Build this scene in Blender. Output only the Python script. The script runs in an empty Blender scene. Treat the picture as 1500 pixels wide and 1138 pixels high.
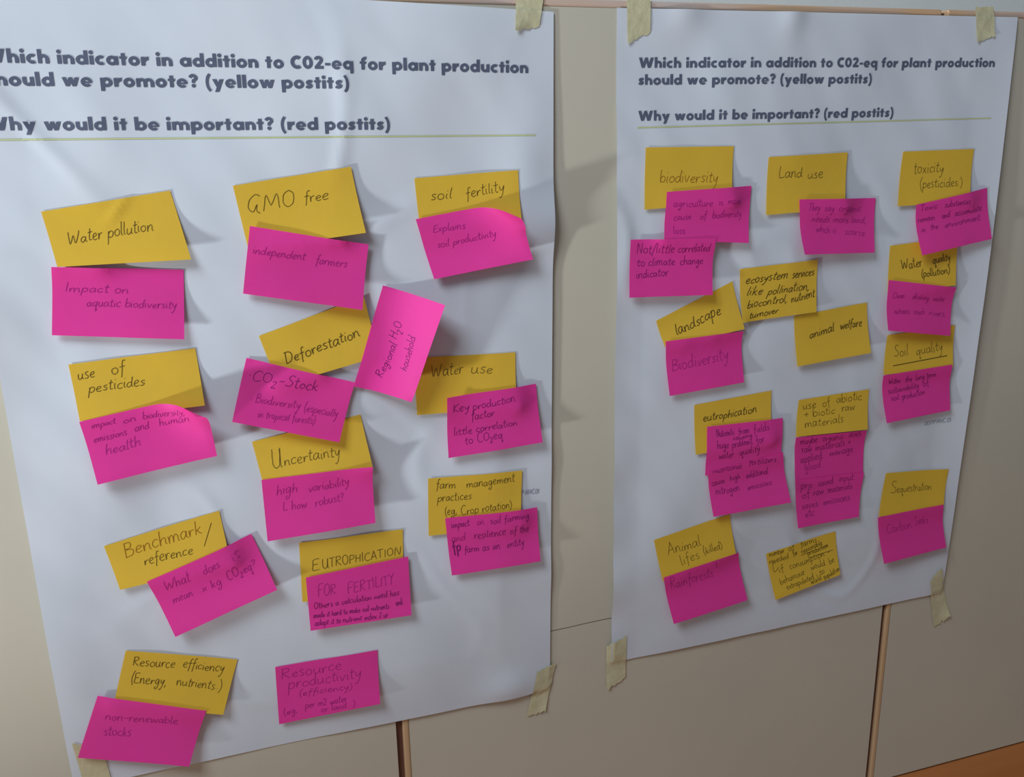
import bpy, math, random
from mathutils import Vector, Matrix, noise
random.seed(7)
sc = bpy.context.scene
col = sc.collection

# ------------------------------------------------------------------ camera
W, H = 1500, 1138
CX, CY = 750.0, 569.0
EYE = 1.16            # lens height above the floor
DIST = 1.029          # lens distance from the cabinet doors
vh, vv = (5070.0, 120.0), (850.0, 5300.0)      # vanishing points of the shelf lines and of the uprights
F = math.sqrt(-((vh[0]-CX)*(vv[0]-CX)+(vh[1]-CY)*(vv[1]-CY)))
Xc = Vector((vh[0]-CX, vh[1]-CY, F)).normalized()
Dc = Vector((vv[0]-CX, vv[1]-CY, F)); Dc = (Dc - Xc*Dc.dot(Xc)).normalized()
Nc = Xc.cross(Dc)
CAM = Vector((0, -DIST, EYE))
def ray(px, py):
    r = Vector((px-CX, py-CY, F))
    return Vector((r.dot(Xc), r.dot(Nc), -r.dot(Dc)))
def at(px, py, h=0.0):
    """the point at height h in front of the doors that is seen at a measured spot of the photograph"""
    d = ray(px, py); t = (DIST-h)/d.y
    return CAM + d*t
def flat(px, py, h=0.0):
    p = at(px, py, h); return p.x, p.z
cam = bpy.data.cameras.new('camera'); co = bpy.data.objects.new('camera', cam); col.objects.link(co)
cam.sensor_fit = 'HORIZONTAL'; cam.sensor_width = 36; cam.lens = F/W*36; cam.clip_start = 0.02
def wvec(v): return Vector((v.dot(Xc), v.dot(Nc), -v.dot(Dc)))
rx, ru, rb = wvec(Vector((1,0,0))), wvec(Vector((0,-1,0))), wvec(Vector((0,0,-1)))
co.matrix_world = Matrix(((rx.x,ru.x,rb.x,CAM.x),(rx.y,ru.y,rb.y,CAM.y),(rx.z,ru.z,rb.z,CAM.z),(0,0,0,1)))
sc.camera = co

# ------------------------------------------------------------------ light
w = bpy.data.worlds.new('world'); sc.world = w; w.use_nodes = True
w.node_tree.nodes['Background'].inputs[0].default_value = (0.70, 0.84, 1.0, 1)
w.node_tree.nodes['Background'].inputs[1].default_value = 0.18
def area(name, loc, target, sx, sy, power, colr):
    l = bpy.data.lights.new(name, 'AREA'); l.shape = 'RECTANGLE'; l.size = sx; l.size_y = sy
    l.energy = power; l.color = colr
    o = bpy.data.objects.new(name, l); col.objects.link(o); o.location = loc
    o.rotation_euler = (Vector(target)-Vector(loc)).to_track_quat('-Z', 'Y').to_euler()
    return o
area('window_light', (-1.2, -1.25, 2.80), (0.2, 0, 1.3), 1.0, 1.0, 50, (0.84, 0.925, 1.0))
sp = bpy.data.lights.new('low_floor_spot', 'SPOT'); sp.energy = 215; sp.color = (0.93, 0.98, 1.0); sp.spot_size = math.radians(49); sp.spot_blend = 1.0; sp.shadow_soft_size = 0.09
so = bpy.data.objects.new('low_floor_spot', sp); col.objects.link(so); so.location = (-2.0, -0.62, 0.07)
so.rotation_euler = (Vector((0.40, 0, 1.58))-so.location).to_track_quat('-Z', 'Y').to_euler()
sc.view_settings.view_transform = 'Standard'; sc.view_settings.look = 'None'
sc.view_settings.gamma = 1; sc.view_settings.use_curve_mapping = False
sc.view_settings.exposure = 0.0

# ------------------------------------------------------------------ materials
def srgb(r, g, b):
    f = lambda c: (c/255/12.92) if c/255 <= 0.04045 else ((c/255+0.055)/1.055)**2.4
    return (f(r), f(g), f(b), 1)
def mat(name, c, c2=None, rough=0.6, scale=8, spec=0.3, bump=0.0, bscale=60, trans=0.0, stretch=(1,1,1), detail=4):
    m = bpy.data.materials.new(name); m.use_nodes = True
    nt = m.node_tree; n = nt.nodes; L = nt.links
    b = n['Principled BSDF']; out = n['Material Output']
    b.inputs['Base Color'].default_value = c; b.inputs['Roughness'].default_value = rough
    b.inputs['Specular IOR Level'].default_value = spec
    tc = n.new('ShaderNodeTexCoord'); mp = n.new('ShaderNodeMapping'); mp.inputs['Scale'].default_value = stretch
    L.new(tc.outputs['Object'], mp.inputs[0])
    colsock = None
    if c2:
        t = n.new('ShaderNodeTexNoise'); t.inputs['Scale'].default_value = scale; t.inputs['Detail'].default_value = detail
        L.new(mp.outputs[0], t.inputs[0])
        r = n.new('ShaderNodeValToRGB'); r.color_ramp.elements[0].position = 0.32; r.color_ramp.elements[1].position = 0.68
        r.color_ramp.elements[0].color = c; r.color_ramp.elements[1].color = c2
        L.new(t.outputs[0], r.inputs[0]); L.new(r.outputs[0], b.inputs['Base Color']); colsock = r.outputs[0]
    nrm = None
    if bump:
        t2 = n.new('ShaderNodeTexNoise'); t2.inputs['Scale'].default_value = bscale; t2.inputs['Detail'].default_value = 3
        L.new(mp.outputs[0], t2.inputs[0])
        bp = n.new('ShaderNodeBump'); bp.inputs['Strength'].default_value = bump; bp.inputs['Distance'].default_value = 0.002
        L.new(t2.outputs[0], bp.inputs['Height']); L.new(bp.outputs[0], b.inputs['Normal']); nrm = bp.outputs[0]
    if trans:
        tr = n.new('ShaderNodeBsdfTranslucent'); tr.inputs[0].default_value = c
        if colsock: L.new(colsock, tr.inputs[0])
        mx = n.new('ShaderNodeMixShader'); mx.inputs[0].default_value = trans
        L.new(b.outputs[0], mx.inputs[1]); L.new(tr.outputs[0], mx.inputs[2]); L.new(mx.outputs[0], out.inputs[0])
    return m
M = {
 'laminate': mat('beige_laminate', srgb(203,197,180), srgb(198,193,177), rough=0.45, scale=5, spec=0.35, bump=0.04, bscale=25),
 'beech': mat('beech_lipping', srgb(214,186,150), srgb(198,164,126), rough=0.35, scale=14, stretch=(1,1,0.12), spec=0.5),
 'top_lipping': mat('patchy_beech_lipping', srgb(208,192,186), srgb(216,170,118), rough=0.3, scale=5, stretch=(1,0.2,0.2), spec=0.6, detail=2),  # pinkish base blended into orange patches by stretched noise
 'gap': mat('dark_brown_carcass', srgb(120,84,70), srgb(104,72,60), rough=0.7, scale=10),
 'orange_wood': mat('orange_stained_wood', srgb(216,150,92), srgb(198,130,74), rough=0.4, scale=12, stretch=(0.15,1,1), spec=0.5),
 'wall': mat('grey_plaster', srgb(240,240,238), srgb(235,235,233), rough=0.9, scale=6, bump=0.1),
 'paper': mat('white_poster_paper', srgb(222,229,239), srgb(216,224,235), rough=0.55, scale=6, spec=0.3, bump=0.22, bscale=11, trans=0.08),
 'yellow': mat('yellow_note_paper', srgb(241,202,68), srgb(236,196,72), rough=0.75, scale=12, spec=0.15, bump=0.15, bscale=40, trans=0.2),
 'pink': mat('magenta_note_paper', srgb(250,70,180), srgb(246,72,172), rough=0.42, scale=10, spec=0.4, bump=0.15, bscale=40, trans=0.26),
 'print': mat('slate_printing_ink', srgb(88,95,116), srgb(94,101,122), rough=0.5, scale=80),
 'rule': mat('pale_green_rule_ink', srgb(196,204,150), rough=0.6),
 'footer': mat('grey_footer_ink', srgb(150,156,170), rough=0.6),
 'ink': mat('dark_pen_ink', srgb(94,74,26), rough=0.5),
 'ink_light': mat('brown_pen_ink', srgb(150,100,22), rough=0.5),
 'ink_pink': mat('purple_pen_ink', srgb(172,32,130), rough=0.5),
 'ink_pink_dark': mat('dark_purple_pen_ink', srgb(128,24,104), rough=0.5),
 'tape': mat('pale_yellow_tape', srgb(226,221,184), srgb(216,210,172), rough=0.5, scale=60, spec=0.4, bump=0.3, bscale=150, trans=0.2),
 'crack': mat('hairline_dark', srgb(96,86,74), rough=0.8),
}

# ------------------------------------------------------------------ mesh helpers
def obj(name, verts, faces, m, parent=None, smooth=False):
    me = bpy.data.meshes.new(name); me.from_pydata([tuple(v) for v in verts], [], faces); me.update()
    me.materials.append(M[m])
    if smooth:
        for p in me.polygons: p.use_smooth = True
    o = bpy.data.objects.new(name, me); col.objects.link(o)
    if parent: o.parent = parent
    return o
def tag(o, label=None, cat=None, group=None, kind=None):
    if label: o['label'] = label
    if cat: o['category'] = cat
    if group: o['group'] = group
    if kind: o['kind'] = kind
    return o
def box(name, x0, x1, y0, y1, z0, z1, m, parent=None, bev=0.0):
    v = [(x,y,z) for x in (x0,x1) for y in (y0,y1) for z in (z0,z1)]
    f = [(0,1,3,2),(4,6,7,5),(0,4,5,1),(2,3,7,6),(0,2,6,4),(1,5,7,3)]
    o = obj(name, v, f, m, parent)
    if bev:
        b = o.modifiers.new('bevel', 'BEVEL'); b.width = bev; b.segments = 3
        for p in o.data.polygons: p.use_smooth = True
        wn = o.modifiers.new('wn', 'WEIGHTED_NORMAL')
    return o

# ------------------------------------------------------------------ setting
ZT = EYE+0.160      # top of the doors
ZB = EYE-1.047      # bottom of the doors
tag(box('floor', -2.6, 3.4, -3.0, 0.50, -0.05, 0.0, 'orange_wood'), kind='structure')
tag(box('wall_back', -2.6, 3.4, 0.45, 0.55, 0.0, 2.6, 'wall'), kind='structure')
cab = bpy.data.objects.new('cabinet', None); col.objects.link(cab); cab.location = (0.55, 0.2, 0)
tag(cab, 'long low cabinet with beige doors and beech edges carrying both posters', 'cabinet')
inv = Matrix.Translation(-Vector((0.55, 0.2, 0)))
def cpart(o):
    o.matrix_parent_inverse = inv; return o
DX = [-1.395, -0.618, 0.160, 0.938, 1.716]
cpart(box('carcass', -1.40, 1.72, 0.0185, 0.44, ZB-0.012, ZT-0.004, 'gap', cab))
cpart(box('top_panel', -1.40, 1.72, 0.0185, 0.44, ZT-0.004, ZT-0.0005, 'laminate', cab))
cpart(box('plinth', -1.40, 1.72, 0.003, 0.43, 0.0, ZB-0.006, 'orange_wood', cab))
for i in range(4):
    a, b = DX[i]-0.003, DX[i+1]-0.012
    if i == 3: b = DX[i+1]
    d = cpart(box('door', a+0.009, b, 0.0, 0.018, ZB, ZT-0.009, 'laminate', cab))
    e = box('edge_strip', a, a+0.0092, 0.0, 0.018, ZB, ZT-0.0085, 'beech', d, 0.003)
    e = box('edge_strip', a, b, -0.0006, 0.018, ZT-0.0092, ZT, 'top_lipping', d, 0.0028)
    if i: cpart(box('gap_strip', DX[i]-0.0125, DX[i]-0.0025, 0.006, 0.0175, ZB, ZT-0.004, 'gap', cab))
    if i == 2:
        x0, z0 = flat(815, 922); x1, z1 = flat(897, 905)
        k = (z1-z0)/(x1-x0); xs = [a+0.01 + (b-a-0.012)*j/30 for j in range(31)]
        vs = []
        for j, x in enumerate(xs):
            z = z0 + k*(x-x0) + 0.0006*math.sin(j*1.3)
            vs += [(x, -0.0003, z-0.0004), (x, -0.0003, z+0.0004)]
        obj('hairline_joint', vs, [(2*j, 2*j+2, 2*j+3, 2*j+1) for j in range(30)], 'crack', d)

# ------------------------------------------------------------------ posters
def G(x, y, cx, cy, rx_, ry_, ang=0):
    dx, dy = x-cx, y-cy; c, s = math.cos(ang), math.sin(ang)
    u, v = (dx*c+dy*s)/rx_, (-dx*s+dy*c)/ry_
    return math.exp(-(u*u+v*v))
class Poster:
    def __init__(s, corners, edge, seed):
        s.c = corners; s.edge = edge; s.seed = seed
    def st(s, x, z):
        (x0,z0),(x1,z1),(x2,z2),(x3,z3) = s.c
        t = 0.5
        for _ in range(4):
            xl = x0+(x3-x0)*t; xr = x1+(x2-x1)*t; S = (x-xl)/(xr-xl)
            zt = z0+(z1-z0)*S; zb = z3+(z2-z3)*S; t = (z-zt)/(zb-zt)
        return S, t
    def xz(s, S, t):
        (x0,z0),(x1,z1),(x2,z2),(x3,z3) = s.c
        return ((x0*(1-S)+x1*S)*(1-t)+(x3*(1-S)+x2*S)*t, (z0*(1-S)+z1*S)*(1-t)+(z3*(1-S)+z2*S)*t)
    def h(s, x, z):
        S, t = s.st(x, z); S = min(max(S,0),1); t = min(max(t,0),1)
        v = noise.noise(Vector((x*5.2+s.seed, z*3.6, 0.3)))*0.0060
        v += noise.noise(Vector((x*11+s.seed, z*8, 4.3)))*0.0026
        v += noise.noise(Vector((x*22+z*16+s.seed, z*9-x*5, 8.1)))*0.0010
        rg = noise.noise(Vector((x*6.5+s.seed*2+z*2, z*5.5-x*1.5, 1.7)))
        mk = max(0, noise.noise(Vector((x*4+s.seed, z*4, 6.6)))+0.15)
        v += 0.0028*mk*max(0, 1-abs(rg)*10)
        ed = min(1, 6*min(t+0.08, 1.08-t), 0.15+(1-S)*7)
        v = v*ed + 0.0015 + 0.003*ed
        v += s.edge(S, t)
        return max(v, 0.0006)
    def build(s, label, grp):
        nx, nz = 118, 168; V = []; Fc = []
        for j in range(nz+1):
            for i in range(nx+1):
                x, z = s.xz(i/nx, j/nz); V.append((x, -s.h(x, z), z))
        for j in range(nz):
            for i in range(nx):
                a = j*(nx+1)+i; Fc.append((a, a+nx+1, a+nx+2, a+1))
        o = obj('poster', V, Fc, 'paper', None, True)
        return tag(o, label, 'poster', grp)
def edge_left(S, t):
    tt = math.sin(math.pi*min(max(t,0),1))
    a = 0.0014*max(0,(S-0.86)/0.14)**1.6*(tt**0.6+0.12)
    a += 0.008*G(S,t, 1.0,0.27, 0.07,0.04) + 0.0012*G(S,t, 1.0,0.62, 0.06,0.03) + 0.002*G(S,t, 1.0,0.8, 0.06,0.03)
    a += 0.0045*G(S,t, 0.93,0.23, 0.05,0.09, 0.3)
    a += 0.006*G(S,t, 0.90,0.985, 0.06,0.03)
    a += 0.004*max(0,(0.10-S)/0.10)**1.5*tt
    return a
def edge_right(S, t):
    tt = math.sin(math.pi*min(max(t,0),1))
    a = max(0,(0.07-S)/0.07)**1.4*(0.004*tt + 0.0035*max(0,t-0.5)*(1+math.sin(t*60)))
    a += 0.007*max(0,(S-0.9)/0.1)**1.6*(tt**0.7+0.1)
    a += 0.004*G(S,t, 0.15,0.0, 0.04,0.03) + 0.004*G(S,t, 0.40,0.0, 0.03,0.03)
    a += 0.003*G(S,t, 0.5,1.0, 0.3,0.05)
    return a
PL = Poster([(-0.243, EYE+0.166), flat(812,17,.004), flat(806,1010,.004), (-0.243, EYE-0.738)], edge_left, 3.1)
PR = Poster([flat(905,11,.004), flat(1492,25,.004), flat(1380,868,.004), flat(895,972,.004)], edge_right, 9.7)
pl = PL.build('left white poster with slate bold heading, running out of the left edge', 'printed posters on the cabinet')
pr = PR.build('right white poster with slate bold heading, taped over the right door seam', 'printed posters on the cabinet')

# heavy geometric sans: R rectangle, E elliptical ring sector, Q slanted bar, S rounded stroke, D dot; x-height 10
def ring(cx, cy, ox, oy, ix, iy, a0=0, a1=360): return ('E', cx, cy, ox, oy, ix, iy, a0, a1)
_o = lambda cx: ring(cx, 5, 5.7, 5.5, 1.9, 2.0)
_arch = lambda cx: ring(cx, 5.1, 5.5, 5.2, 1.5, 1.7, 0, 180)
HG = {
 'i': (4.2, [('R',0,0,4.2,10), ('D',2.1,13.6,2.3)]),
 'l': (4.2, [('R',0,0,4.2,15.6)]),
 'n': (11, [('R',0,0,4,10), _arch(5.5), ('R',7,0,11,5.1)]),
 'h': (11, [('R',0,0,4,15.6), _arch(5.5), ('R',7,0,11,5.1)]),
 'm': (18, [('R',0,0,4,10), _arch(5.5), ('R',7,0,11,5.1), _arch(12.5), ('R',14,0,18,5.1)]),
 'u': (11, [('R',0,5,4,10), ('R',7,0,11,10), ring(5.5,5,5.5,5.2,1.5,1.7,180,360)]),
 'r': (8, [('R',0,0,4.2,10), ('P',[(3,4.2),(3,8.6),(5,9.9),(8,10.4),(8,6.4),(6,6),(4.2,4)])]),
 'o': (11.4, [_o(5.7)]),
 'c': (9.6, [ring(5.7,5,5.7,5.5,1.9,2.0,50,310)]),
 'e': (11.4, [ring(5.7,5,5.7,5.5,2.1,2.2,0,318), ('R',3,4.0,11.3,5.7)]),
 'a': (12, [_o(5.7), ('R',8,0,12,10)]),
 'd': (12, [_o(5.7), ('R',8,0,12,15.6)]),
 'q': (12, [_o(5.7), ('R',8,-5,12,10)]),
 'b': (12, [_o(6.3), ('R',0,0,4,15.6)]),
 'p': (12, [_o(6.3), ('R',0,-5,4,10)]),
 't': (7.4, [('R',1.7,0,5.7,13.6), ('R',0,7.3,7.4,10)]),
 'f': (8, [('R',1.7,0,5.7,11.4), ('R',0,7.3,7.6,10), ring(7,11.2,5.3,4.6,1.3,1.3,90,180), ('R',6.9,12.4,8,15.8)]),
 's': (8.6, [('S',3.2,[(7.6,7.6),(6.2,8.7),(4,8.7),(2.3,7.4),(3.2,5.7),(5.6,4.6),(6.6,3.1),(5.2,1.6),(2.8,1.5),(.8,2.7)])]),
 'w': (16.4, [('Q',2.1,10,5.2,0,4.2),('Q',5.2,0,8.2,10,3.6),('Q',8.2,10,11.2,0,3.6),('Q',11.2,0,14.3,10,4.2)]),
 'y': (12, [('Q',2.3,10,6.2,0.6,4.6),('Q',9.7,10,4.2,-5,4.4)]),
 'W': (22, [('Q',2.4,15,6.6,0,4.6),('Q',6.6,0,11,15,4.0),('Q',11,15,15.4,0,4.0),('Q',15.4,0,19.6,15,4.6)]),
 'C': (12, [ring(7.4,7.5,7.4,8,3.2,3.9,52,308)]),
 '0': (11.5, [ring(5.75,7.5,5.75,7.8,1.9,3.9)]),
 '2': (11, [('S',3.8,[(2,11),(3,13),(5.5,13.6),(8,12.4),(8.2,10),(6.5,7.4),(3.2,3),(2,1.5)]), ('R',0.6,0,10.6,3.6)]),
 '-': (6, [('R',0,4.2,6,7.2)]),
 '?': (9.6, [('S',3.6,[(1.5,11.6),(3,13.7),(5.6,13.9),(7.6,12),(7,9.6),(5,8.2),(4.7,5.4)]), ('D',4.7,2.1,2.3)]),
 '(': (6, [('S',3.2,[(5,16),(2.7,12),(1.8,6),(2.7,0),(5,-4)])]),
 ')': (6, [('S',3.2,[(1,16),(3.3,12),(4.2,6),(3.3,0),(1,-4)])]),
}
def catmull(P, n=5):
    if len(P) < 3: return list(P)
    Q = [P[0]]+list(P)+[P[-1]]; out = []
    for i in range(1, len(Q)-2):
        p0, p1, p2, p3 = Q[i-1:i+3]
        for k in range(n):
            t = k/n
            out.append(tuple(0.5*((2*p1[d])+(-p0[d]+p2[d])*t+(2*p0[d]-5*p1[d]+4*p2[d]-p3[d])*t*t+(-p0[d]+3*p1[d]-3*p2[d]+p3[d])*t**3) for d in (0,1)))
    out.append(P[-1]); return out
def ribbon(pts, wd, V, Fc):
    b = len(V); n = len(pts)
    for i, p in enumerate(pts):
        a = pts[max(i-1,0)]; c = pts[min(i+1,n-1)]
        dx, dy = c[0]-a[0], c[1]-a[1]; l = math.hypot(dx,dy) or 1
        nx, ny = -dy/l*wd/2, dx/l*wd/2
        V.append((p[0]+nx, p[1]+ny)); V.append((p[0]-nx, p[1]-ny))
    for i in range(n-1): Fc.append((b+2*i, b+2*i+1, b+2*i+3, b+2*i+2))
def heavy_text(text, gap=1.25, space=6.2):
    V, Fc = [], []; X = 0
    for ch in text:
        if ch == ' ': X += space; continue
        adv, prims = HG[ch]
        for p in prims:
            v, f = [], []
            if p[0] in 'RQ':
                if p[0] == 'R': x0,y0,x1,y1,wd = (p[1]+p[3])/2,p[2],(p[1]+p[3])/2,p[4],p[3]-p[1]
                else: x0,y0,x1,y1,wd = p[1:]
                n = 5
                for i in range(n+1):
                    x, y = x0+(x1-x0)*i/n, y0+(y1-y0)*i/n
                    v += [(x-wd/2,y),(x,y),(x+wd/2,y)]
                for i in range(n):
                    for k in (0,1): f.append((3*i+k,3*i+k+1,3*i+k+4,3*i+k+3))
            elif p[0] == 'E':
                _,cx,cy,ox,oy,ix,iy,a0,a1 = p; n = max(8,int((a1-a0)/12))
                for i in range(n+1):
                    a = math.radians(a0+(a1-a0)*i/n); c, s = math.cos(a), math.sin(a)
                    v += [(cx+ox*c,cy+oy*s),(cx+(ox+ix)/2*c,cy+(oy+iy)/2*s),(cx+ix*c,cy+iy*s)]
                for i in range(n):
                    for k in (0,1): f.append((3*i+k,3*i+k+1,3*i+k+4,3*i+k+3))
            elif p[0] == 'D':
                v = [(p[1],p[2])]+[(p[1]+p[3]*math.cos(i*math.pi/7),p[2]+p[3]*math.sin(i*math.pi/7)) for i in range(14)]
                f = [(0,1+i,1+(i+1)%14) for i in range(14)]
            elif p[0] == 'P': v = list(p[1]); f = [tuple(range(len(v)))]
            elif p[0] == 'S': ribbon(catmull(p[2],4), p[1], v, f)
            b = len(V); V += [(X+x, y) for x, y in v]; Fc += [tuple(b+k for k in q) for q in f]
        X += adv+gap
    return V, Fc, X-gap
def heading(poster, par, text, p0, p1, xh, name='heading', m='print', eps=0.00035, stt=None):
    V, Fc, wd = heavy_text(text)
    (ax, az), (bx, bz) = flat(*p0, 0.004), flat(*p1, 0.004)
    L = math.hypot(bx-ax, bz-az); ux, uz = (bx-ax)/L, (bz-az)/L; sx = L/wd; sy = xh/10
    out = []
    for x, y in V:
        X = ax+ux*x*sx-uz*y*sy; Z = az+uz*x*sx+ux*y*sy
        out.append((X, -poster.h(X, Z)-eps, Z))
    return obj(name, out, Fc, m, par)
def strip(poster, par, name, p0, p1, wd, m):
    (ax, az), (bx, bz) = flat(*p0, 0.004), flat(*p1, 0.004); V = []; n = 90
    for i in range(n+1):
        x, z = ax+(bx-ax)*i/n, az+(bz-az)*i/n
        for d in (-wd/2, wd/2): V.append((x, -poster.h(x, z+d)-0.0003, z+d))
    return obj(name, V, [(2*i,2*i+1,2*i+3,2*i+2) for i in range(n)], m, par)
heading(PL, pl, 'Which indicator in addition to C02-eq for plant production', (-26,91), (774,107), 0.0084)
heading(PL, pl, 'should we promote? (yellow postits)', (-22,125), (511,130), 0.0084)
heading(PL, pl, 'Why would it be important? (red postits)', (-22,191), (571,190), 0.0084)
strip(PL, pl, 'rule_line', (-20,205), (784,198), 0.0016, 'rule')
heading(PR, pr, 'Which indicator in addition to C02-eq for plant production', (937,99), (1457,98), 0.0077)
heading(PR, pr, 'should we promote? (yellow postits)', (936,124), (1277,122), 0.0077)
heading(PR, pr, 'Why would it be important? (red postits)', (935,177), (1309,171), 0.0077)
strip(PR, pr, 'rule_line', (934,187), (1451,173), 0.0016, 'rule')

# ------------------------------------------------------------------ handwriting: single strokes, x-height 4, ascender 8, descender -4
def gl(adv, *strokes): return (adv, [[tuple(float(c) for c in q.split(',')) for q in s.split()] for s in strokes])
HW = {
 'a': gl(4.6,'3.4,3.3 2,4 .6,2.8 .5,.9 1.6,0 3,1.6 3.6,3.9 3.4,1 4.4,0'),
 'b': gl(4.4,'.8,8 .5,4 .6,0 .8,2.6 2.2,3.9 3.7,2.9 3.5,.8 2,0 .7,.7'),
 'c': gl(3.9,'3.4,3.4 2.2,4 .8,2.9 .6,1.1 1.8,0 3.5,.7'),
 'd': gl(4.7,'3.4,3.2 2,4 .6,2.7 .5,.8 1.7,0 3.2,1.5 3.9,8','3.9,8 3.5,2 4.3,0'),
 'e': gl(4,'.6,1.9 2.4,2.2 3.3,3.2 2.2,4 .9,3 .6,1.2 1.8,0 3.6,.6'),
 'f': gl(3.4,'3.6,7.4 2.6,8 1.9,6.4 1.6,2 1.2,-2.4','.3,4 3.2,4.3'),
 'g': gl(4.5,'3.4,3.4 2,4 .7,2.6 1,.6 2.4,.6 3.4,3.7 3.3,-1 2.2,-3.8 .7,-3 1.6,-1.6'),
 'h': gl(4.5,'.9,8 .6,0 1,2.4 2.3,3.9 3.3,3.2 3.3,1 3.9,0'),
 'i': gl(2,'.8,4 .7,1 1.3,0','.9,6 1.2,6.3'),
 'j': gl(2.4,'1.4,4 1.2,-2 .2,-3.6','1.5,6 1.7,6.3'),
 'k': gl(4.2,'.8,8 .6,0','3.2,4 .8,2','1.5,2.5 2.4,.8 3.8,0'),
 'l': gl(2,'1,8 .7,3 .8,.6 1.6,0'),
 'm': gl(6.6,'.5,4 .6,0 1,2.8 2.2,4 2.9,2.8 2.9,0 3.4,2.9 4.6,4 5.4,2.8 5.4,.6 6.2,0'),
 'n': gl(4.6,'.5,4 .6,0 1,2.6 2.4,4 3.3,2.9 3.4,.8 4.2,0'),
 'o': gl(4.3,'2.2,4 .8,3.2 .6,1.2 1.8,0 3.4,.9 3.5,2.9 2.2,4 2.8,3.6'),
 'p': gl(4.4,'.8,4 .6,0 .3,-3.8','.7,2.4 2,4 3.6,3.2 3.3,.8 1.8,.1 .7,.9'),
 'q': gl(4.6,'3.5,3.4 2,4 .6,2.6 .8,.6 2.2,.4 3.5,3 3.6,4 3.2,-3.8 4.4,-2.2'),
 'r': gl(3.4,'.5,4 .7,0 1,2.4 2,3.8 3.1,3.6'),
 's': gl(3.6,'3,3.6 1.9,4 .9,3.2 1.6,2.2 2.8,1.3 2.2,.1 .5,.3'),
 't': gl(3.1,'1.6,7 1.2,2 1.5,.2 2.8,.4','.2,4.6 3,4.9'),
 'u': gl(4.6,'.6,4 .6,1 1.8,0 3.2,1.6 3.5,4 3.4,1 4.3,0'),
 'v': gl(3.9,'.5,4 1.6,0 3.4,4'),
 'w': gl(5.6,'.5,4 1.3,0 2.7,3.2 3.8,0 5.2,4'),
 'x': gl(4,'.5,4 3.4,0','3.4,4 .4,0'),
 'y': gl(4.2,'.6,4 1,1.6 2.2,1.2 3.5,4 2.6,-1 1.2,-3.8 .2,-3.2'),
 'z': gl(4,'.5,4 3.3,4 .5,0 3.6,.2'),
 'A': gl(6,'.4,0 2.8,8 3.2,8 5.2,0','1.2,2.8 4.8,3.2'),
 'B': gl(5.4,'1,8 .7,0','.8,7.8 3.6,7.6 3.6,5 1.2,4.2 4.4,3.4 4.2,.8 .6,0'),
 'C': gl(5.6,'4.8,7 3,8 1,6 .7,2.4 2.4,0 5,1'),
 'D': gl(6,'1.2,8 .9,0','.3,7.8 3.6,7.4 5.3,4.6 4,1 .7,0'),
 'E': gl(5,'4.4,8 1,7.6 .8,4 .7,.2 4.5,.4','.8,4.2 3.6,4.4'),
 'F': gl(5,'4.8,8 1,7.6 .7,0','.8,4.2 3.6,4.4'),
 'G': gl(6,'4.8,7 3,8 1,6 .8,2.4 2.6,.6 3.6,3.2 3.8,3.4 4,.6 5.2,-.4'),
 'H': gl(5.6,'1,8 .7,0','4.6,8 4.4,0','.8,4 4.5,4.2'),
 'I': gl(2.4,'1.2,8 1,0'),
 'K': gl(5,'1,8 .7,0','4.4,8 .9,3.8 4.6,0'),
 'L': gl(4.4,'1.4,8 .8,4 .8,.4 2,0 4.2,.6'),
 'M': gl(7.4,'.5,0 1.6,8 3.4,2.4 5.6,8 6.6,.4'),
 'N': gl(6,'.7,0 1.1,8 4.4,.2 5,8'),
 'O': gl(6,'3,8 1,6.2 .8,2.2 2.8,0 5,2 5,6 3,8'),
 'P': gl(5.2,'1,8 .7,0','.8,7.8 3.8,7.6 4.2,5 2,3.9 .9,4'),
 'R': gl(5.6,'1,8 .7,0','.6,7.6 3.8,7.8 4.2,5.4 1.2,4 4.8,0'),
 'S': gl(5,'4.4,7.2 2.6,8 1.2,6.4 2.2,4.6 3.9,2.8 3,.3 .2,.5'),
 'T': gl(5.2,'.3,7.6 5,8','2.6,7.8 2.3,0'),
 'U': gl(5.8,'.8,8 .7,2 2,0 4,1.2 4.8,8 4.6,1 5.2,-.2'),
 'V': gl(5.4,'.6,8 2.4,0 5,8'),
 'W': gl(8,'.5,8 1.6,0 3.6,5.4 5,.2 7.4,8'),
 'X': gl(5,'.5,8 4.4,0','4.4,8 .5,0'),
 'Y': gl(5,'.5,8 2.4,4.4','4.8,8 2.4,4.4 1.6,0'),
 '0': gl(4.6,'2.4,8 .8,6 .7,2 2.2,0 3.9,2 3.9,6 2.4,8'),
 '2': gl(4.2,'.6,6.4 2,8 3.5,6.6 2.4,3.4 .5,.2 3.8,.3'),
 '1': gl(2.6,'.3,6 1.6,8 1.5,0'),
 '_2': gl(3.4,'.4,1 1.4,2 2.4,1 1.4,-1.2 .3,-2.8 2.9,-2.7'),
 '?': gl(3.8,'.5,6.6 1.8,8 3.2,6.8 1.8,4 1.7,2.4','1.6,.2 1.8,.5'),
 '!': gl(2,'1.2,8 1,3','.9,.2 1.1,.5'),
 '.': gl(1.8,'.6,.1 .9,.4'), ',': gl(2,'1,.6 .3,-1.6'), "'": gl(1.6,'1,8 .7,6'),
 '-': gl(4,'.5,2.8 3.4,3'), '/': gl(3.4,'3.4,9 .1,-2'), '+': gl(4.2,'.4,2.6 3.8,2.8','2.1,4.6 2,.8'),
 '(': gl(2.6,'2.4,8.6 .9,5 .8,1.6 2,-2'), ')': gl(2.6,'.4,8.6 1.8,5 1.8,1.6 .2,-2'),
 '~': gl(5,'.2,1.6 1.4,2.6 2.4,1.4 3.6,2.4 4.8,1.4'), '*': gl(2.2,'.6,3 1.2,3.4'),
}
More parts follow.
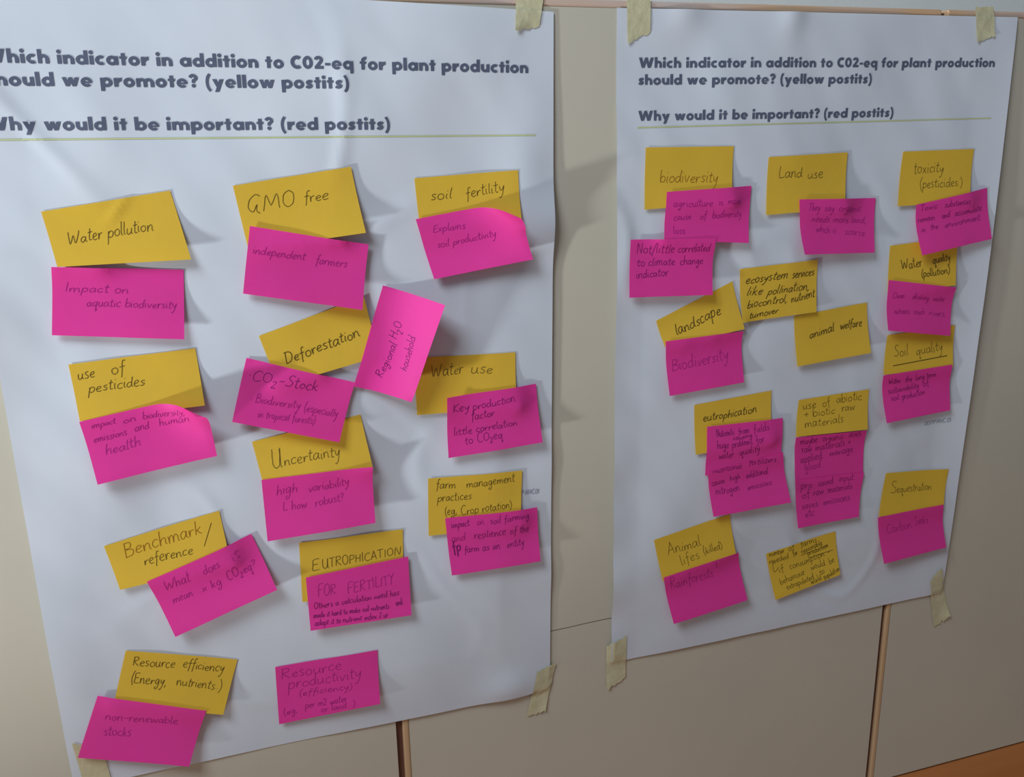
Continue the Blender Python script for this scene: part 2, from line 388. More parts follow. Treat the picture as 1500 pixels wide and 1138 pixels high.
def hand_strokes(text, slant, rnd):
    out = []; X = 0; i = 0
    while i < len(text):
        ch = text[i]
        if ch == '_' and i+1 < len(text) and text[i+1] == '2': ch = '_2'; i += 1
        i += 1
        if ch == ' ': X += 3.2; continue
        adv, st = HW[ch]; k = rnd.uniform(0.86,1.14); dy = rnd.uniform(-.4,.4); sl = slant+rnd.uniform(-.05,.05); kx = rnd.uniform(.92,1.08)
        for s in st:
            out.append([(X+kx*(x+sl*y)+rnd.uniform(-.1,.1), dy+k*y+rnd.uniform(-.12,.12)) for x, y in catmull([(x,y) for x,y in s], 4)] if len(s)>2 else
                       [(X+kx*(x+sl*y), dy+k*y) for x, y in s])
        X += adv*kx
    return out, X

# ------------------------------------------------------------------ sticky notes
def proj(p):
    d = p-CAM; u, f, z = d.dot(Vector((1,0,0))), d.y, d.z
    v = Xc*u + Nc*f - Dc*z
    return CX+F*v.x/v.z, CY+F*v.y/v.z
def inv_bil(q, x, y):
    a,b,c,d = q; s = t = 0.5
    for _ in range(12):
        px = (a[0]*(1-s)+b[0]*s)*(1-t)+(d[0]*(1-s)+c[0]*s)*t-x
        py = (a[1]*(1-s)+b[1]*s)*(1-t)+(d[1]*(1-s)+c[1]*s)*t-y
        jxs = (b[0]-a[0])*(1-t)+(c[0]-d[0])*t; jxt = (d[0]-a[0])*(1-s)+(c[0]-b[0])*s
        jys = (b[1]-a[1])*(1-t)+(c[1]-d[1])*t; jyt = (d[1]-a[1])*(1-s)+(c[1]-b[1])*s
        D = jxs*jyt-jxt*jys
        if abs(D) < 1e-12: break
        s -= (px*jyt-py*jxt)/D; t -= (py*jxs-px*jys)/D
        s = min(max(s,-3),4); t = min(max(t,-3),4)
    return s, t
notes = []
def under(poster, x, z):
    h = poster.h(x, z)
    for n in notes:
        if n.poster is poster and n.x0 < x < n.x1 and n.z0 < z < n.z1:
            s, t = inv_bil(n.q, x, z)
            if -0.03 <= s <= 1.03 and -0.03 <= t <= 1.03: h = max(h, n.hh(min(max(s,0),1), min(max(t,0),1)))
    return h
NX, NY = 26, 18
def sm(x): x = min(max(x,0),1); return x*x*(3-2*x)
class Note:
    def __init__(s, poster, colr, px, lift, lines, label, group, curl=(0,0), crease=None, ink=None):
        s.poster = poster; bl, br = lift; bl *= 0.0012; br *= 0.0012; ctl, ctr = curl[0]*0.001, curl[1]*0.001
        def own(u, v):
            a = (bl*(1-u)+br*u)*max(0,(v-.12)/.88)**1.7
            if ctr: a += ctr*max(0, (u-.62)/.38+(.30-v)/.9)**1.7 if (u-.62)/.38+(.30-v)/.9 > 0 and u > .3 else 0
            if ctl: a += ctl*max(0, (.38-u)/.38+(.30-v)/.9)**1.7 if (.38-u)/.38+(.30-v)/.9 > 0 and u < .7 else 0
            return a
        # anchor heights at the corners
        hs = [0.005]*4; uv = [(0,0),(1,0),(1,1),(0,1)]
        for _ in range(4):
            q = [flat(p[0], p[1], h) for p, h in zip(px, hs)]
            mid = [((q[0][0]*(1-k)+q[1][0]*k), (q[0][1]*(1-k)+q[1][1]*k)) for k in (.1,.5,.9)]
            tops = [under(poster, *m_) for m_ in mid]
            hs = [max(under(poster, *q[i])+.0007, 0.5*(under(poster,*q[i])+sum(tops)/3)+own(*uv[i])) for i in range(4)]
        s.pull = ctr*1000/18 if ctr*1000 > 6 else 0
        s.q = q; xs = [p[0] for p in q]; zs = [p[1] for p in q]
        s.x0, s.x1, s.z0, s.z1 = min(xs)-.004, max(xs)+.004, min(zs)-.004, max(zs)+.004
        G_ = [[0]*(NX+1) for _ in range(NY+1)]
        for j in range(NY+1):
            for i in range(NX+1):
                u, v = i/NX, j/NY; x, z = s.xz(u, v)
                base = (hs[0]*(1-u)+hs[1]*u)
                U = max(under(poster, x+dx, z+dz) for dx,dz in ((0,0),(.003,0),(-.003,0),(0,.003),(0,-.003)))
                G_[j][i] = max(U+.0007, 0.5*U+0.5*base + own(u, v) - (own(0,0)*(1-u)+own(1,0)*u)*0.5)
        for _ in range(14):  # a stiff sheet bridges the steps beneath it
            N_ = [r[:] for r in G_]
            for j in range(NY+1):
                for i in range(NX+1):
                    a = [G_[min(max(j+dj,0),NY)][min(max(i+di,0),NX)] for dj in (-1,0,1) for di in (-1,0,1)]
                    N_[j][i] = max(G_[j][i], sum(a)/9)
            G_ = N_
        for _ in range(2):   # relax so that the sheet bends rather than steps
            N_ = [r[:] for r in G_]
            for j in range(NY+1):
                for i in range(NX+1):
                    a = [G_[min(max(j+dj,0),NY)][min(max(i+di,0),NX)] for dj in (-1,0,1) for di in (-1,0,1)]
                    N_[j][i] = max(G_[j][i]-.0002, sum(a)/9)
            G_ = N_
        if crease:
            for j in range(NY+1):
                for i in range(NX+1):
                    G_[j][i] += crease[2]*.001*G(i/NX, j/NY, crease[0], crease[1], .035, .22, .5)
        s.g = G_
        # re-anchor the outline to the heights the sheet ended with
        cn = [G_[0][0], G_[0][NX], G_[NY][NX], G_[NY][0]]
        s.q = [flat(p[0], p[1], h) for p, h in zip(px, cn)]
        V, Fc = [], []; T = 0.00012
        for k in (0, 1):
            for j in range(NY+1):
                for i in range(NX+1):
                    x, z = s.xz(*s.pl(i/NX, j/NY)); V.append((x, -G_[j][i]+k*T, z))
        n1 = (NX+1)*(NY+1)
        for j in range(NY):
            for i in range(NX):
                a = j*(NX+1)+i; Fc.append((a, a+NX+1, a+NX+2, a+1)); Fc.append((n1+a, n1+a+1, n1+a+NX+2, n1+a+NX+1))
        rim = [i for i in range(NX+1)]+[j*(NX+1)+NX for j in range(1,NY+1)]+[NY*(NX+1)+i for i in range(NX-1,-1,-1)]+[j*(NX+1) for j in range(NY-1,0,-1)]
        rb_ = len(V)
        for a in rim: V += [V[a], V[n1+a]]
        for k in range(len(rim)):
            a, b = rb_+2*k, rb_+2*((k+1)%len(rim)); Fc.append((a, b, b+1, a+1))
        P0 = Vector(V[0]); V = [Vector(v)-P0 for v in V]
        o = obj('sticky_note', V, Fc, colr, None, True); o.location = P0
        tag(o, label, 'sticky note', group)
        notes.append(s)
        if lines:
            inks = {}
            pq = [proj(Vector((x, -h, z))) for (x, z), h in zip(s.q, cn)]
            rnd = random.Random(label)
            for ln in lines:
                x0,y0,x1,y1,xh,text = ln[:6]; opt = ln[6] if len(ln) > 6 else {}
                key = opt.get('ink', ink or ('ink' if colr == 'yellow' else 'ink_pink'))
                Vv, Ff = inks.setdefault(key, ([], []))
                wd = opt.get('w', 0.072)*0.01
                ux, uy = x1-x0, y1-y0; L = math.hypot(ux, uy); ux /= L; uy /= L
                if text == '__': st, wid, sx, sy = [[(k*L/24, 0) for k in range(25)]], L, 1, 1
                elif text == '||': st, wid, sx, sy = [[(k*L/24, math.sin(k*.9)*xh) for k in range(25)]], L, 1, 1
                else:
                    st, wid = hand_strokes(text, opt.get('slant', .12), rnd); sx, sy = L/wid, xh/4*.9
                for pts in st:
                    P = []
                    for x, y in pts:
                        qx, qy = x0+ux*x*sx+uy*y*sy, y0+uy*x*sx-ux*y*sy
                        u, v = inv_bil(pq, qx, qy); P.append((min(max(u,.004),.996), min(max(v,.006),.994)))
                    b = len(Vv); n = len(P)
                    W3 = [s.P(u, v) for u, v in P]
                    # subdivide long straight strokes so they follow the sheet
                    D3 = []
                    for k in range(n-1):
                        m_ = max(1, int((W3[k+1]-W3[k]).length/.003))
                        for r in range(m_): D3.append(s.P(P[k][0]+(P[k+1][0]-P[k][0])*r/m_, P[k][1]+(P[k+1][1]-P[k][1])*r/m_))
                    D3.append(W3[-1]); n = len(D3)
                    for k in range(n):
                        d = D3[min(k+1,n-1)]-D3[max(k-1,0)]
                        if d.length < 1e-9: d = Vector((1,0,0))
                        nn = d.normalized().cross(Vector((0,-1,0))).normalized()*wd/2
                        for sg in (1,-1): Vv.append(D3[k]+nn*sg+Vector((0,-.00022,0))-P0)
                    for k in range(n-1): Ff.append((b+2*k, b+2*k+1, b+2*k+3, b+2*k+2))
            for key, (Vv, Ff) in inks.items():
                obj('handwriting', Vv, Ff, key, o)
    def xz(s, u, v):
        a,b,c,d = s.q
        return ((a[0]*(1-u)+b[0]*u)*(1-v)+(d[0]*(1-u)+c[0]*u)*v, (a[1]*(1-u)+b[1]*u)*(1-v)+(d[1]*(1-u)+c[1]*u)*v)
    def hh(s, u, v):
        x, y = u*NX, v*NY; i, j = min(int(x),NX-1), min(int(y),NY-1); fx, fy = x-i, y-j; g = s.g
        return (g[j][i]*(1-fx)+g[j][i+1]*fx)*(1-fy)+(g[j+1][i]*(1-fx)+g[j+1][i+1]*fx)*fy
    def P(s, u, v):
        x, z = s.xz(*s.pl(u, v)); return Vector((x, -s.hh(u, v), z))
    def pl(s, u, v):
        c = max(0, (u-.72)/.28 + (.34-v)/.34 - 0.55)/1.45 if u > .6 and v < .4 else 0
        c = c*c*s.pull; return u-.07*c, v+.20*c
NQ = []
def N(*a, **k): NQ.append((a, k))
GLY, GLP = 'yellow sticky notes on the left poster', 'pink sticky notes on the left poster'
GRY, GRP = 'yellow sticky notes on the right poster', 'pink sticky notes on the right poster'
IL, ID = {'ink':'ink_light'}, {'ink':'ink_pink_dark'}
#  poster, colour, corners TL TR BR BL, lift of the loose bottom corners in mm, lines (x0 y0 x1 y1 x-height text)
N(PL,'yellow',[(60,310),(249,279),(280,380),(84,391)],(5,9),
 [(98,358,224,337,10,'Water pollution')],'yellow sticky note reading "Water pollution", with a small crease at its top edge',GLY,crease=(.56,.16,1.6))
N(PL,'pink',[(75,391),(269,395),(270,497),(76,491)],(5,8),
 [(92,427,186,430,7,'Impact on'),(124,449,258,452,7,'aquatic biodiversity')],'pink sticky note reading "Impact on aquatic biodiversity" below "Water pollution"',GLP)
N(PL,'yellow',[(341,272),(514,244),(536,341),(364,366)],(4,10),
 [(360,313,432,302,13,'GMO'),(444,296,481,291,9,'free')],'yellow sticky note reading "GMO free", at the top middle of the left poster',GLY)
N(PL,'pink',[(366,331),(540,358),(531,454),(356,430)],(6,11),
 [(369,371,445,381,7,'independent'),(460,386,508,392,7,'farmers')],'pink sticky note reading "independent farmers", tilted, below "GMO free"',GLP,curl=(1,3))
N(PL,'yellow',[(607,261),(759,249),(765,330),(616,341)],(4,7),
 [(630,293,662,291,9,'soil'),(682,291,740,279,9,'fertility')],'yellow sticky note reading "soil fertility", at the top right of the left poster',GLY)
N(PL,'pink',[(609,321),(764,296),(781,380),(636,409)],(8,13),
 [(635,341,686,335,6,'Explains'),(642,364,732,347,6,'soil productivity')],'pink sticky note reading "Explains soil productivity", its top right corner curled up',GLP,curl=(0,21))
N(PL,'yellow',[(379,492),(533,434),(556,522),(408,565)],(5,6),
 [(418,534,528,492,9,'Deforestation',{'w':.1})],'yellow sticky note reading "Deforestation", tilted and half covered by pink ones',GLY)
N(PL,'pink',[(361,524),(520,560),(497,648),(340,618)],(9,10),
 [(362,556,464,573,9,'*CO_2-Stock',{'ink':'ink_pink_dark'}),(364,589,438,600,7,'* Biodiversity'),(443,603,494,612,7,'(especially'),(376,611,460,622,6,'in tropical forests)')],
 'pink sticky note listing "CO2-Stock" and "Biodiversity", tilted, below "Deforestation"',GLP,curl=(0,3))
N(PL,'yellow',[(606,524),(755,516),(757,596),(611,608)],(4,6),
 [(631,552,678,548,10,'Water'),(688,547,721,547,9,'use')],'yellow sticky note reading "Water use", under the upright pink note',GLY)
N(PL,'pink',[(518,566),(561,418),(652,447),(603,589)],(20,32),
 [(561,556,584,505,7,'Regional',ID),(582,499,592,475,8,'H_2O',ID),(596,545,611,495,6,'household',ID)],
 'pink sticky note turned on its side reading "Regional H2O household"',GLP)
N(PL,'yellow',[(100,534),(286,510),(300,594),(117,617)],(5,7),
 [(113,556,138,552,10,'use',),(161,550,182,546,10,'of'),(128,576,211,564,9,'pesticides')],'yellow sticky note reading "use of pesticides", at the left edge area',GLY)
N(PL,'pink',[(116,618),(298,586),(318,668),(143,710)],(9,9),
 [(133,629,168,623,5,'impact'),(178,624,198,621,5,'on'),(207,619,270,612,5.5,'biodiversity,'),(136,650,184,641,6,'emissions'),(195,637,217,632,6,'and'),(231,630,277,621,6,'human'),(153,669,205,656,8,'health')],
 'pink sticky note reading "impact on biodiversity, emissions and human health", corner curled',GLP,curl=(0,21))
N(PL,'pink',[(655,583),(785,562),(795,648),(657,671)],(8,10),
 [(663,605,688,600,7,'Key',ID),(692,601,754,587,7,'production',ID),(690,616,724,609,7,'factor',ID),(665,639,692,635,6,'little',ID),(697,634,758,623,6,'correlation',ID),(681,652,736,641,7,'to CO_2eq',ID)],
 'pink sticky note reading "Key production factor, little correlation to CO2eq"',GLP,curl=(5,0))
N(PL,'yellow',[(369,647),(528,607),(546,684),(384,703)],(5,9),
 [(398,687,414,683,18,'U'),(415,682,498,668,9.5,'ncertainty')],'yellow sticky note reading "Uncertainty", in the middle of the left poster',GLY)
N(PL,'pink',[(383,703),(546,684),(550,766),(392,793)],(8,9),
 [(404,726,436,723,9,'high'),(451,723,512,712,7,'variability'),(414,750,449,745,7,'L how'),(461,744,504,735,7,'robust?')],
 'pink sticky note reading "high variability" with a question below',GLP,curl=(0,4))
N(PL,'yellow',[(152,800),(321,748),(338,826),(176,864)],(5,7),
 [(182,818,296,781,11,'Benchmark',IL),(298,796,309,795,13,'/'),(210,829,282,812,9,'reference')],'yellow sticky note reading "Benchmark/reference", tilted, low on the left poster',GLY)
N(PL,'pink',[(215,852),(368,782),(406,864),(257,933)],(8,12),
 [(241,866,279,852,9,'What'),(298,842,322,829,8,'does'),(340,822,352,813,8,'it'),(253,886,282,874,7,'mean'),(295,870,325,857,7,'x kg'),(333,852,376,832,8,'CO_2eq?')],
 'pink sticky note asking "What does it mean x kg CO2eq?"',GLP)
N(PL,'yellow',[(438,795),(590,775),(592,862),(443,882)],(4,5),
 [(456,836,468,834,10,'E'),(471,833,588,812,7,'UTROPHICATION')],'yellow sticky note reading "EUTROPHICATION" in capitals, low on the left poster',GLY)
N(PL,'pink',[(448,846),(598,815),(603,901),(455,924)],(8,10),
 [(465,874,492,871,9,'FOR'),(508,870,578,855,8,'FERTILITY'),(460,893,585,872,5,'Others a calculation need has',ID),(459,906,570,892,4.5,'made it hard to make soil nutrients',ID),(461,917,568,904,4.5,'adapt it to nutrient index 2 ur',ID),(580,888,590,885,5,'and',ID)],
 'pink sticky note reading "FOR FERTILITY" with small dense writing beneath',GLP)
N(PL,'yellow',[(627,701),(765,689),(763,770),(628,785)],(4,5),
 [(638,716,667,715,7,'farm',ID and {'ink':'ink'}),(682,715,754,705,7,'management'),(640,735,690,731,7,'practices'),(651,755,669,752,7,'(eg,'),(674,754,750,744,7,'Crop rotation)')],
 'yellow sticky note reading "farm management practices (eg, Crop rotation)"',GLY)
N(PL,'pink',[(652,759),(787,743),(792,822),(662,843)],(8,10),
 [(661,774,687,770,6,'impact',ID),(697,769,708,767,6,'on'),(716,767,775,758,6,'soil farming',ID),(662,795,682,791,6,'and'),(694,790,740,783,7,'resilience',ID),(746,783,775,779,7,'of the',ID),(664,810,676,806,8,'fp',{'ink':'ink_pink_dark','w':.16}),(680,811,732,804,6,'farm as an',ID),(742,803,768,799,6,'entity',ID)],
 'pink sticky note reading "impact on soil farming and resilience of the farm"',GLP)
N(PL,'yellow',[(184,953),(348,966),(327,1047),(166,1034)],(4,9),
 [(193,975,254,979,8,'Resource'),(265,978,327,986,8,'efficiency'),(190,1000,242,1005,8,'(Energy,'),(256,1004,324,1012,8,'nutrients..)')],
 'yellow sticky note reading "Resource efficiency (Energy, nutrients..)"',GLY)
N(PL,'pink',[(143,1019),(302,1041),(277,1123),(114,1110)],(6,10),
 [(152,1056,259,1063,7,'non-renewable'),(150,1079,190,1080,8,'stocks')],'pink sticky note reading "non-renewable stocks", lowest on the left poster',GLP)
N(PL,'pink',[(403,977),(553,952),(557,1031),(409,1061)],(4,9),
 [(411,995,500,981,9,'Resource'),(421,1010,530,993,9,'productivity'),(437,1020,516,1010,5,'(efficiency)'),(415,1048,436,1043,5,'(eg,'),(446,1038,508,1028,5,'per m2 water'),(470,1044,520,1034,5,'or land  )')],
 'pink sticky note reading "Resource productivity", alone at the bottom of the left poster',GLP)
# right poster
N(PR,'yellow',[(946,216),(1075,214),(1073,297),(944,307)],(4,7),
 [(966,267,1052,267,10,'biodiversity',IL)],'yellow sticky note reading "biodiversity", at the top left of the right poster',GRY)
N(PR,'pink',[(977,281),(1101,272),(1097,356),(973,352)],(6,9),
 [(986,303,1042,302,6,'agriculture'),(1051,301,1057,300,6,'is'),(1063,299,1085,298,6,'main'),(987,323,1013,321,6,'cause'),(1025,321,1035,320,6,'of'),(1043,320,1087,317,6,'biodiversity'),(986,343,1004,342,6,'loss')],
 'pink sticky note reading "agriculture is main cause of biodiversity loss"',GRP)
N(PR,'pink',[(924,351),(1049,349),(1044,432),(922,436)],(7,7),
 [(933,372,988,370,8,'Not/little',ID),(993,370,1041,368,7,'correlated',ID),(933,391,946,390,7,'to',ID),(950,390,990,388,7,'climate',ID),(997,388,1032,386,7,'change',ID),(932,408,980,404,7,'indicator',ID)],
 'pink sticky note reading "Not/little correlated to climate change indicator"',GRP)
N(PR,'yellow',[(1126,230),(1242,223),(1238,305),(1122,315)],(4,7),
 [(1140,261,1175,259,9,'Land'),(1182,261,1206,260,9,'use')],'yellow sticky note reading "Land use", at the top middle of the right poster',GRY)
N(PR,'pink',[(1171,292),(1283,290),(1281,370),(1179,373)],(12,9),
 [(1184,309,1200,309,6,'They'),(1206,309,1220,309,6,'say'),(1226,309,1262,310,6,'organic'),(1190,325,1216,326,6,'needs'),(1221,326,1270,327,6,'more land,'),(1197,340,1226,342,6,'which is'),(1238,343,1268,346,6,'scarce')],
 'pink sticky note overlapping the lower corner of "Land use", with faint writing',GRP,curl=(2,0))
N(PR,'yellow',[(1323,222),(1427,218),(1421,296),(1315,302)],(4,6),
 [(1339,254,1383,252,9,'toxicity'),(1347,276,1411,272,8,'(pesticides.)')],'yellow sticky note reading "toxicity (pesticides.)", at the top right corner',GRY)
N(PR,'yellow',[(1304,360),(1404,346),(1400,418),(1300,430)],(4,5),
 [(1321,395,1351,389,9,'Water',{'w':.11}),(1366,386,1393,381,7,'quality',{'w':.11}),(1349,406,1392,400,6,'(pollution)',{'w':.11})],'yellow sticky note reading "Water quality (pollution)", on the right poster',GRY)
N(PR,'pink',[(1342,300),(1446,275),(1453,350),(1351,374)],(13,8),
 [(1349,310,1373,305,5,'Toxic',ID),(1383,304,1420,298,5,'substances',ID),(1348,326,1372,322,5,'remain',ID),(1382,320,1393,318,5,'and',ID),(1400,317,1440,308,5,'accumulate',ID),(1353,341,1359,340,5,'in',ID),(1366,337,1377,335,5,'the',ID),(1386,334,1438,322,5,'environment',ID)],
 'pink sticky note with three lines starting "Toxic", partly over "Water quality"',GRP)
N(PR,'yellow',[(1084,394),(1198,380),(1196,457),(1088,473)],(4,5),
 [(1092,416,1153,407,7,'ecosystem',{'slant':.4,'w':.11}),(1159,408,1193,403,7,'services',{'slant':.4,'w':.11}),(1094,433,1117,431,7,'like',{'slant':.4,'w':.11}),(1124,432,1186,424,7,'pollination,',{'slant':.4,'w':.11}),(1095,452,1153,442,6.5,'biocontrol,',{'slant':.4,'w':.11}),(1159,443,1194,435,6.5,'nutrient',{'slant':.4,'w':.11}),(1098,467,1140,459,5.5,'turnover',{'slant':.4,'w':.11})],
 'yellow sticky note listing "ecosystem services like pollination, biocontrol, nutrient turnover"',GRY)
N(PR,'yellow',[(961,470),(1073,412),(1091,482),(974,508)],(5,7),
 [(991,492,1057,459,9,'landscape',{'w':.12,'slant':.3})],'yellow sticky note reading "landscape", tilted, left on the right poster',GRY)
N(PR,'pink',[(975,500),(1089,485),(1090,560),(981,580)],(5,6),
 [(985,544,1070,527,10,'Biodiversity')],'pink sticky note reading only "Biodiversity", below "landscape"',GRP)
N(PR,'yellow',[(1163,463),(1270,443),(1276,517),(1168,537)],(5,8),
 [(1186,496,1223,485,7,'animal',{'w':.12,'slant':.3}),(1231,483,1264,477,7,'welfare',{'w':.12,'slant':.3})],'yellow sticky note reading "animal welfare", below "ecosystem services"',GRY)
N(PR,'yellow',[(1300,491),(1399,476),(1396,538),(1294,549)],(4,5),
 [(1310,523,1331,520,9,'Soil'),(1342,520,1382,513,8,'quality'),(1308,536,1388,521,1,'__',{'w':.13})],'yellow sticky note reading "Soil quality", underlined',GRY)
N(PR,'pink',[(1302,410),(1401,421),(1392,492),(1301,484)],(11,8),
 [(1309,437,1326,437,5,'Clean'),(1337,438,1362,440,5,'drinking'),(1368,441,1386,442,5,'water'),(1312,460,1334,460,5,'nutrients'),(1340,461,1356,461,5,'reach'),(1362,462,1388,464,5,'rivers,')],
 'pink sticky note with faint lines between "Water quality" and "Soil quality"',GRP)
N(PR,'pink',[(1294,550),(1395,534),(1392,601),(1299,620)],(8,5),
 [(1304,564,1321,561,5,'Within',ID),(1328,561,1338,559,5,'the',ID),(1343,558,1373,552,5,'long term',ID),(1304,578,1349,569,5,'sustainability',ID),(1355,568,1364,565,5,'of',ID),(1308,588,1320,586,5,'soil',ID),(1324,586,1358,578,5,'production',ID)],
 'pink sticky note with three small lines, below underlined "Soil quality"',GRP)
N(PR,'yellow',[(1017,593),(1130,572),(1131,648),(1019,666)],(4,6),
 [(1030,618,1109,604,7,'eutrophication',{'w':.11,'slant':.25})],'yellow sticky note reading "eutrophication" in lower case',GRY)
N(PR,'pink',[(1036,625),(1147,612),(1144,668),(1033,697)],(3,4),
 [(1049,640,1074,636,6,'Nutrients',ID),(1080,636,1096,633,5,'from',ID),(1102,634,1126,628,6,'fields',ID),(1072,644,1100,639,3.5,'causing',ID),(1049,657,1066,655,6,'huge',ID),(1070,655,1100,649,6,'problems',ID),(1106,650,1118,645,6,'for',ID),(1052,672,1074,669,6,'water',ID),(1082,667,1112,660,6,'quality',ID)],
 'pink sticky note with cramped dark writing, directly over "eutrophication"',GRP)
N(PR,'pink',[(1037,692),(1147,662),(1159,736),(1045,757)],(7,10),
 [(1044,694,1087,686,5.5,'Nutritional',ID),(1096,682,1138,677,5.5,'fertilizers',ID),(1044,713,1063,708,5.5,'cause',ID),(1070,706,1086,702,5.5,'high',ID),(1094,702,1127,695,5.5,'additional',ID),(1050,726,1085,719,6,'nitrogen',ID),(1096,719,1133,711,5,'emissions',ID)],
 'pink sticky note reading "Nutritional fertilizers cause high additional nitrogen emissions"',GRP)
N(PR,'yellow',[(1170,586),(1273,570),(1271,629),(1166,640)],(4,5),
 [(1176,600,1196,597,7,'use'),(1205,597,1217,593,7,'of'),(1225,591,1263,585,7,'abiotic'),(1178,613,1224,606,7,'+ biotic'),(1233,603,1253,600,7,'raw'),(1179,627,1236,618,7,'materials')],
 'yellow sticky note reading "use of abiotic + biotic raw materials"',GRY)
N(PR,'pink',[(1166,641),(1270,630),(1264,702),(1165,712)],(2,3),
 [(1173,652,1198,648,6,'maybe',ID),(1205,647,1236,643,6,'organic',ID),(1243,641,1262,638,6,'does',ID),(1176,664,1191,661,6,'raw',ID),(1196,661,1248,652,6,'materials +',ID),(1174,679,1206,672,6,'applied',ID),(1217,669,1252,662,5.5,'manage',ID),(1179,690,1206,684,6,"good'")],
 'pink sticky note with four lines, upper of the two under "raw materials"',GRP)
N(PR,'pink',[(1165,704),(1266,692),(1258,757),(1169,774)],(5,7),
 [(1173,717,1190,714,6,'pro',ID),(1198,713,1221,708,6,'saved',ID),(1229,706,1251,703,6,'input',ID),(1175,731,1188,728,6,'of',ID),(1192,727,1208,724,6,'raw',ID),(1214,723,1250,716,6,'materials',ID),(1175,746,1200,742,6,'saves',ID),(1207,741,1247,733,6,'emissions',ID),(1180,758,1194,755,6,'etc',ID)],
 'pink sticky note with lines ending "etc", lower of the two under "raw materials"',GRP)
N(PR,'yellow',[(1298,693),(1390,687),(1382,744),(1287,757)],(4,5),
 [(1305,722,1315,721,11,'S'),(1314,722,1366,718,6.5,'equestration')],'yellow sticky note reading "Sequestration", at the lower right of the right poster',GRY)
N(PR,'pink',[(1286,758),(1382,739),(1386,802),(1295,826)],(9,7),
 [(1301,783,1338,774,7.5,'Carbon'),(1342,771,1362,767,7.5,'Sinks')],'pink sticky note reading "Carbon Sinks", below "Sequestration"',GRP)
N(PR,'yellow',[(958,791),(1069,753),(1078,811),(971,852)],(5,5),
 [(979,814,1028,799,9,'Animal'),(998,829,1026,817,8,'lifes'),(1031,813,1059,803,6,'(killed)')],'yellow sticky note reading "Animal lifes (killed)", at the lower left',GRY)
N(PR,'pink',[(972,846),(1082,809),(1095,879),(987,914)],(8,9),
 [(984,864,1047,846,9,'Rainforests'),(1050,842,1057,838,9,"!")],'pink sticky note reading "Rainforests!", lowest pink on the right poster',GRP)
N(PR,'yellow',[(1122,811),(1224,778),(1231,842),(1136,879)],(6,7),
 [(1127,816,1149,809,4.5,'number'),(1155,808,1164,804,5,'of'),(1173,802,1197,794,5,'farms'),(1128,827,1156,818,5,'needed'),(1162,815,1169,812,5,'for'),(1175,812,1206,798,4.5,'reasonable'),(1174,814,1213,800,1,'__',{'w':.08}),(1184,815,1215,802,4.5,'production'),(1186,818,1221,806,1,'__',{'w':.08}),(1136,845,1140,826,4,'(',),(1142,840,1150,836,5,'if'),(1158,835,1218,812,5.5,'consumption -'),(1144,857,1180,841,5.5,'behaviour'),(1189,836,1210,828,5.5,'would'),(1216,827,1224,823,5.5,'be'),(1153,864,1193,848,4.5,'extrapolated'),(1202,843,1209,839,4.5,'to'),(1188,856,1204,849,4.5,'world'),(1208,849,1231,835,4.5,'population')],
 'yellow sticky note densely written over the whole sheet, lowest yellow on the right poster',GRY)


def over(top, below):
    """the note whose label holds `top` lies over the one holding `below`: place it right after"""
    i = [k for k, q in enumerate(NQ) if top in q[0][5]][0]; j = [k for k, q in enumerate(NQ) if below in q[0][5]][0]
    if i < j: NQ.insert(j, NQ.pop(i))
over('reading "independent farmers"', 'reading "Deforestation"')
over('listing "CO2-Stock"', 'reading "Uncertainty"')
over('"Regional H2O', 'reading "Water use"')
over('"Regional H2O', 'listing "CO2-Stock"')
over('"high variability"', 'listing "CO2-Stock"')
over('reading "Not/little', 'reading "landscape"')
over('"ecosystem services like', 'reading "animal welfare"')
over('"Nutritional fertilizers', 'reading "Animal lifes')
over('"Rainforests!"', '"Nutritional fertilizers')
for a_, k_ in NQ: Note(*a_, **k_)

# footer print
def footer(poster, par, p0, p1, xh, text):
    rnd = random.Random(3); st, wid = hand_strokes(text, 0, rnd); V, Fc = [], []
    (ax, az), (bx, bz) = flat(*p0, 0.006), flat(*p1, 0.006); L = math.hypot(bx-ax, bz-az); ux, uz = (bx-ax)/L, (bz-az)/L
    for s in st:
        ribbon([(ax+ux*x*L/wid-uz*y*xh/4, az+uz*x*L/wid+ux*y*xh/4) for x, y in s], 0.0008, V, Fc)
    obj('footer_print', [(x, -poster.h(x, z)-0.0004, z) for x, z in V], Fc, 'footer', par)
footer(PL, pl, (764,725), (790,723), 0.0033, 'PANC01')
footer(PR, pr, (1357,624), (1394,618), 0.0030, '00.PPANC.01')

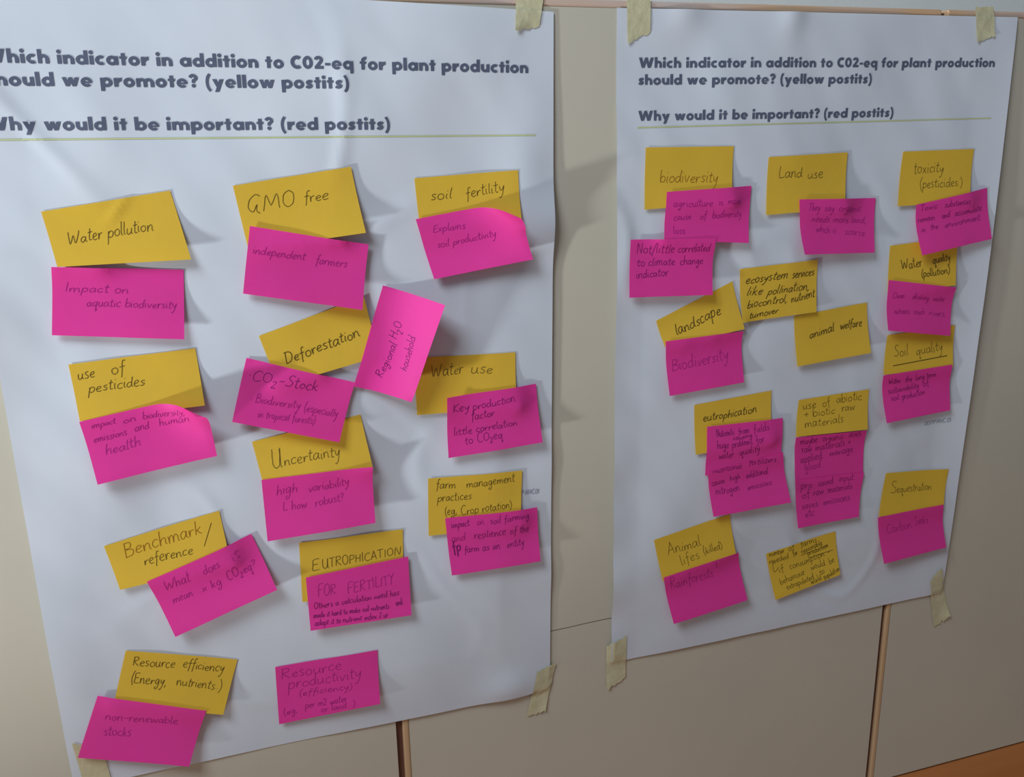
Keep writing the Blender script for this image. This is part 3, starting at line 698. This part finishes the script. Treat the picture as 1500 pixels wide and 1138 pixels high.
# ------------------------------------------------------------------ tape
def tape(poster, q, label, ends=(0.0,0.0), crn=(0,0,0,0)):
    """q: four spots TL TR BR BL; crn: how far each corner peels, mm"""
    nx, ny = 10, 22
    Q = [flat(p[0], p[1], .003) for p in q]; V, Fc = [], []
    rnd = random.Random(label)
    jag = [rnd.uniform(-.03,.03) for _ in range(nx+1)]
    for k in (0,1):
        for j in range(ny+1):
            for i in range(nx+1):
                u, v = i/nx, j/ny; vv_ = v + (jag[i] if j == ny else 0) - (jag[nx-i] if j == 0 else 0)
                x = (Q[0][0]*(1-u)+Q[1][0]*u)*(1-vv_)+(Q[3][0]*(1-u)+Q[2][0]*u)*vv_
                z = (Q[0][1]*(1-u)+Q[1][1]*u)*(1-vv_)+(Q[3][1]*(1-u)+Q[2][1]*u)*vv_
                h = 0
                for dx in (-.004, 0, .004):
                    for dz in (-.004, 0, .004):
                        S, t = poster.st(x+dx, z+dz)
                        h += (poster.h(x+dx, z+dz) if 0 <= S <= 1 and 0 <= t <= 1 else 0.0009)/9
                S, t = poster.st(x, z)
                if 0 <= S <= 1 and 0 <= t <= 1: h = max(h, poster.h(x, z))
                h += .0006 + .0003*noise.noise(Vector((x*90, z*90, 2)))+.0003
                for (cu, cv, a) in ((0,0,crn[0]),(1,0,crn[1]),(1,1,crn[2]),(0,1,crn[3])):
                    if a: h += a*.001*max(0, 1-math.hypot((u-cu)*.9, (v-cv)*2.2)*1.6)**1.5
                V.append((x, -h+k*.0001, z))
    n1 = (nx+1)*(ny+1)
    for j in range(ny):
        for i in range(nx):
            a = j*(nx+1)+i; Fc.append((a,a+nx+1,a+nx+2,a+1)); Fc.append((n1+a,n1+a+1,n1+a+nx+2,n1+a+nx+1))
    o = obj('masking_tape', V, Fc, 'tape', None, True)
    tag(o, label, 'tape', 'pale yellow tape strips holding the posters')
tape(PL, [(759,-30),(801,-30),(790,39),(753,45)], 'pale yellow tape strip at the top right corner of the left poster', crn=(0,0,0,4))
tape(PL, [(786,983),(815,970),(799,1041),(772,1051)], 'pale yellow tape strip at the bottom right corner of the left poster', crn=(0,1,2,0))
tape(PL, [(106,1085),(150,1092),(170,1165),(128,1165)], 'pale tape strip showing under the lowest pink note of the left poster')
tape(PR, [(919,-12),(954,-12),(953,48),(919,62)], 'pale yellow tape strip at the top left corner of the right poster', crn=(0,0,0,2))
tape(PR, [(1430,10),(1457,10),(1456,53),(1430,62)], 'pale yellow tape strip at the top right corner of the right poster', crn=(0,0,1.5,2))
tape(PR, [(889,945),(917,930),(917,994),(889,1010)], 'pale yellow tape strip at the bottom left corner of the right poster', crn=(1,0,0,2.5))
tape(PR, [(1361,850),(1377,830),(1391,902),(1369,919)], 'pale yellow tape strip at the bottom right corner of the right poster', crn=(0,2,4,0))
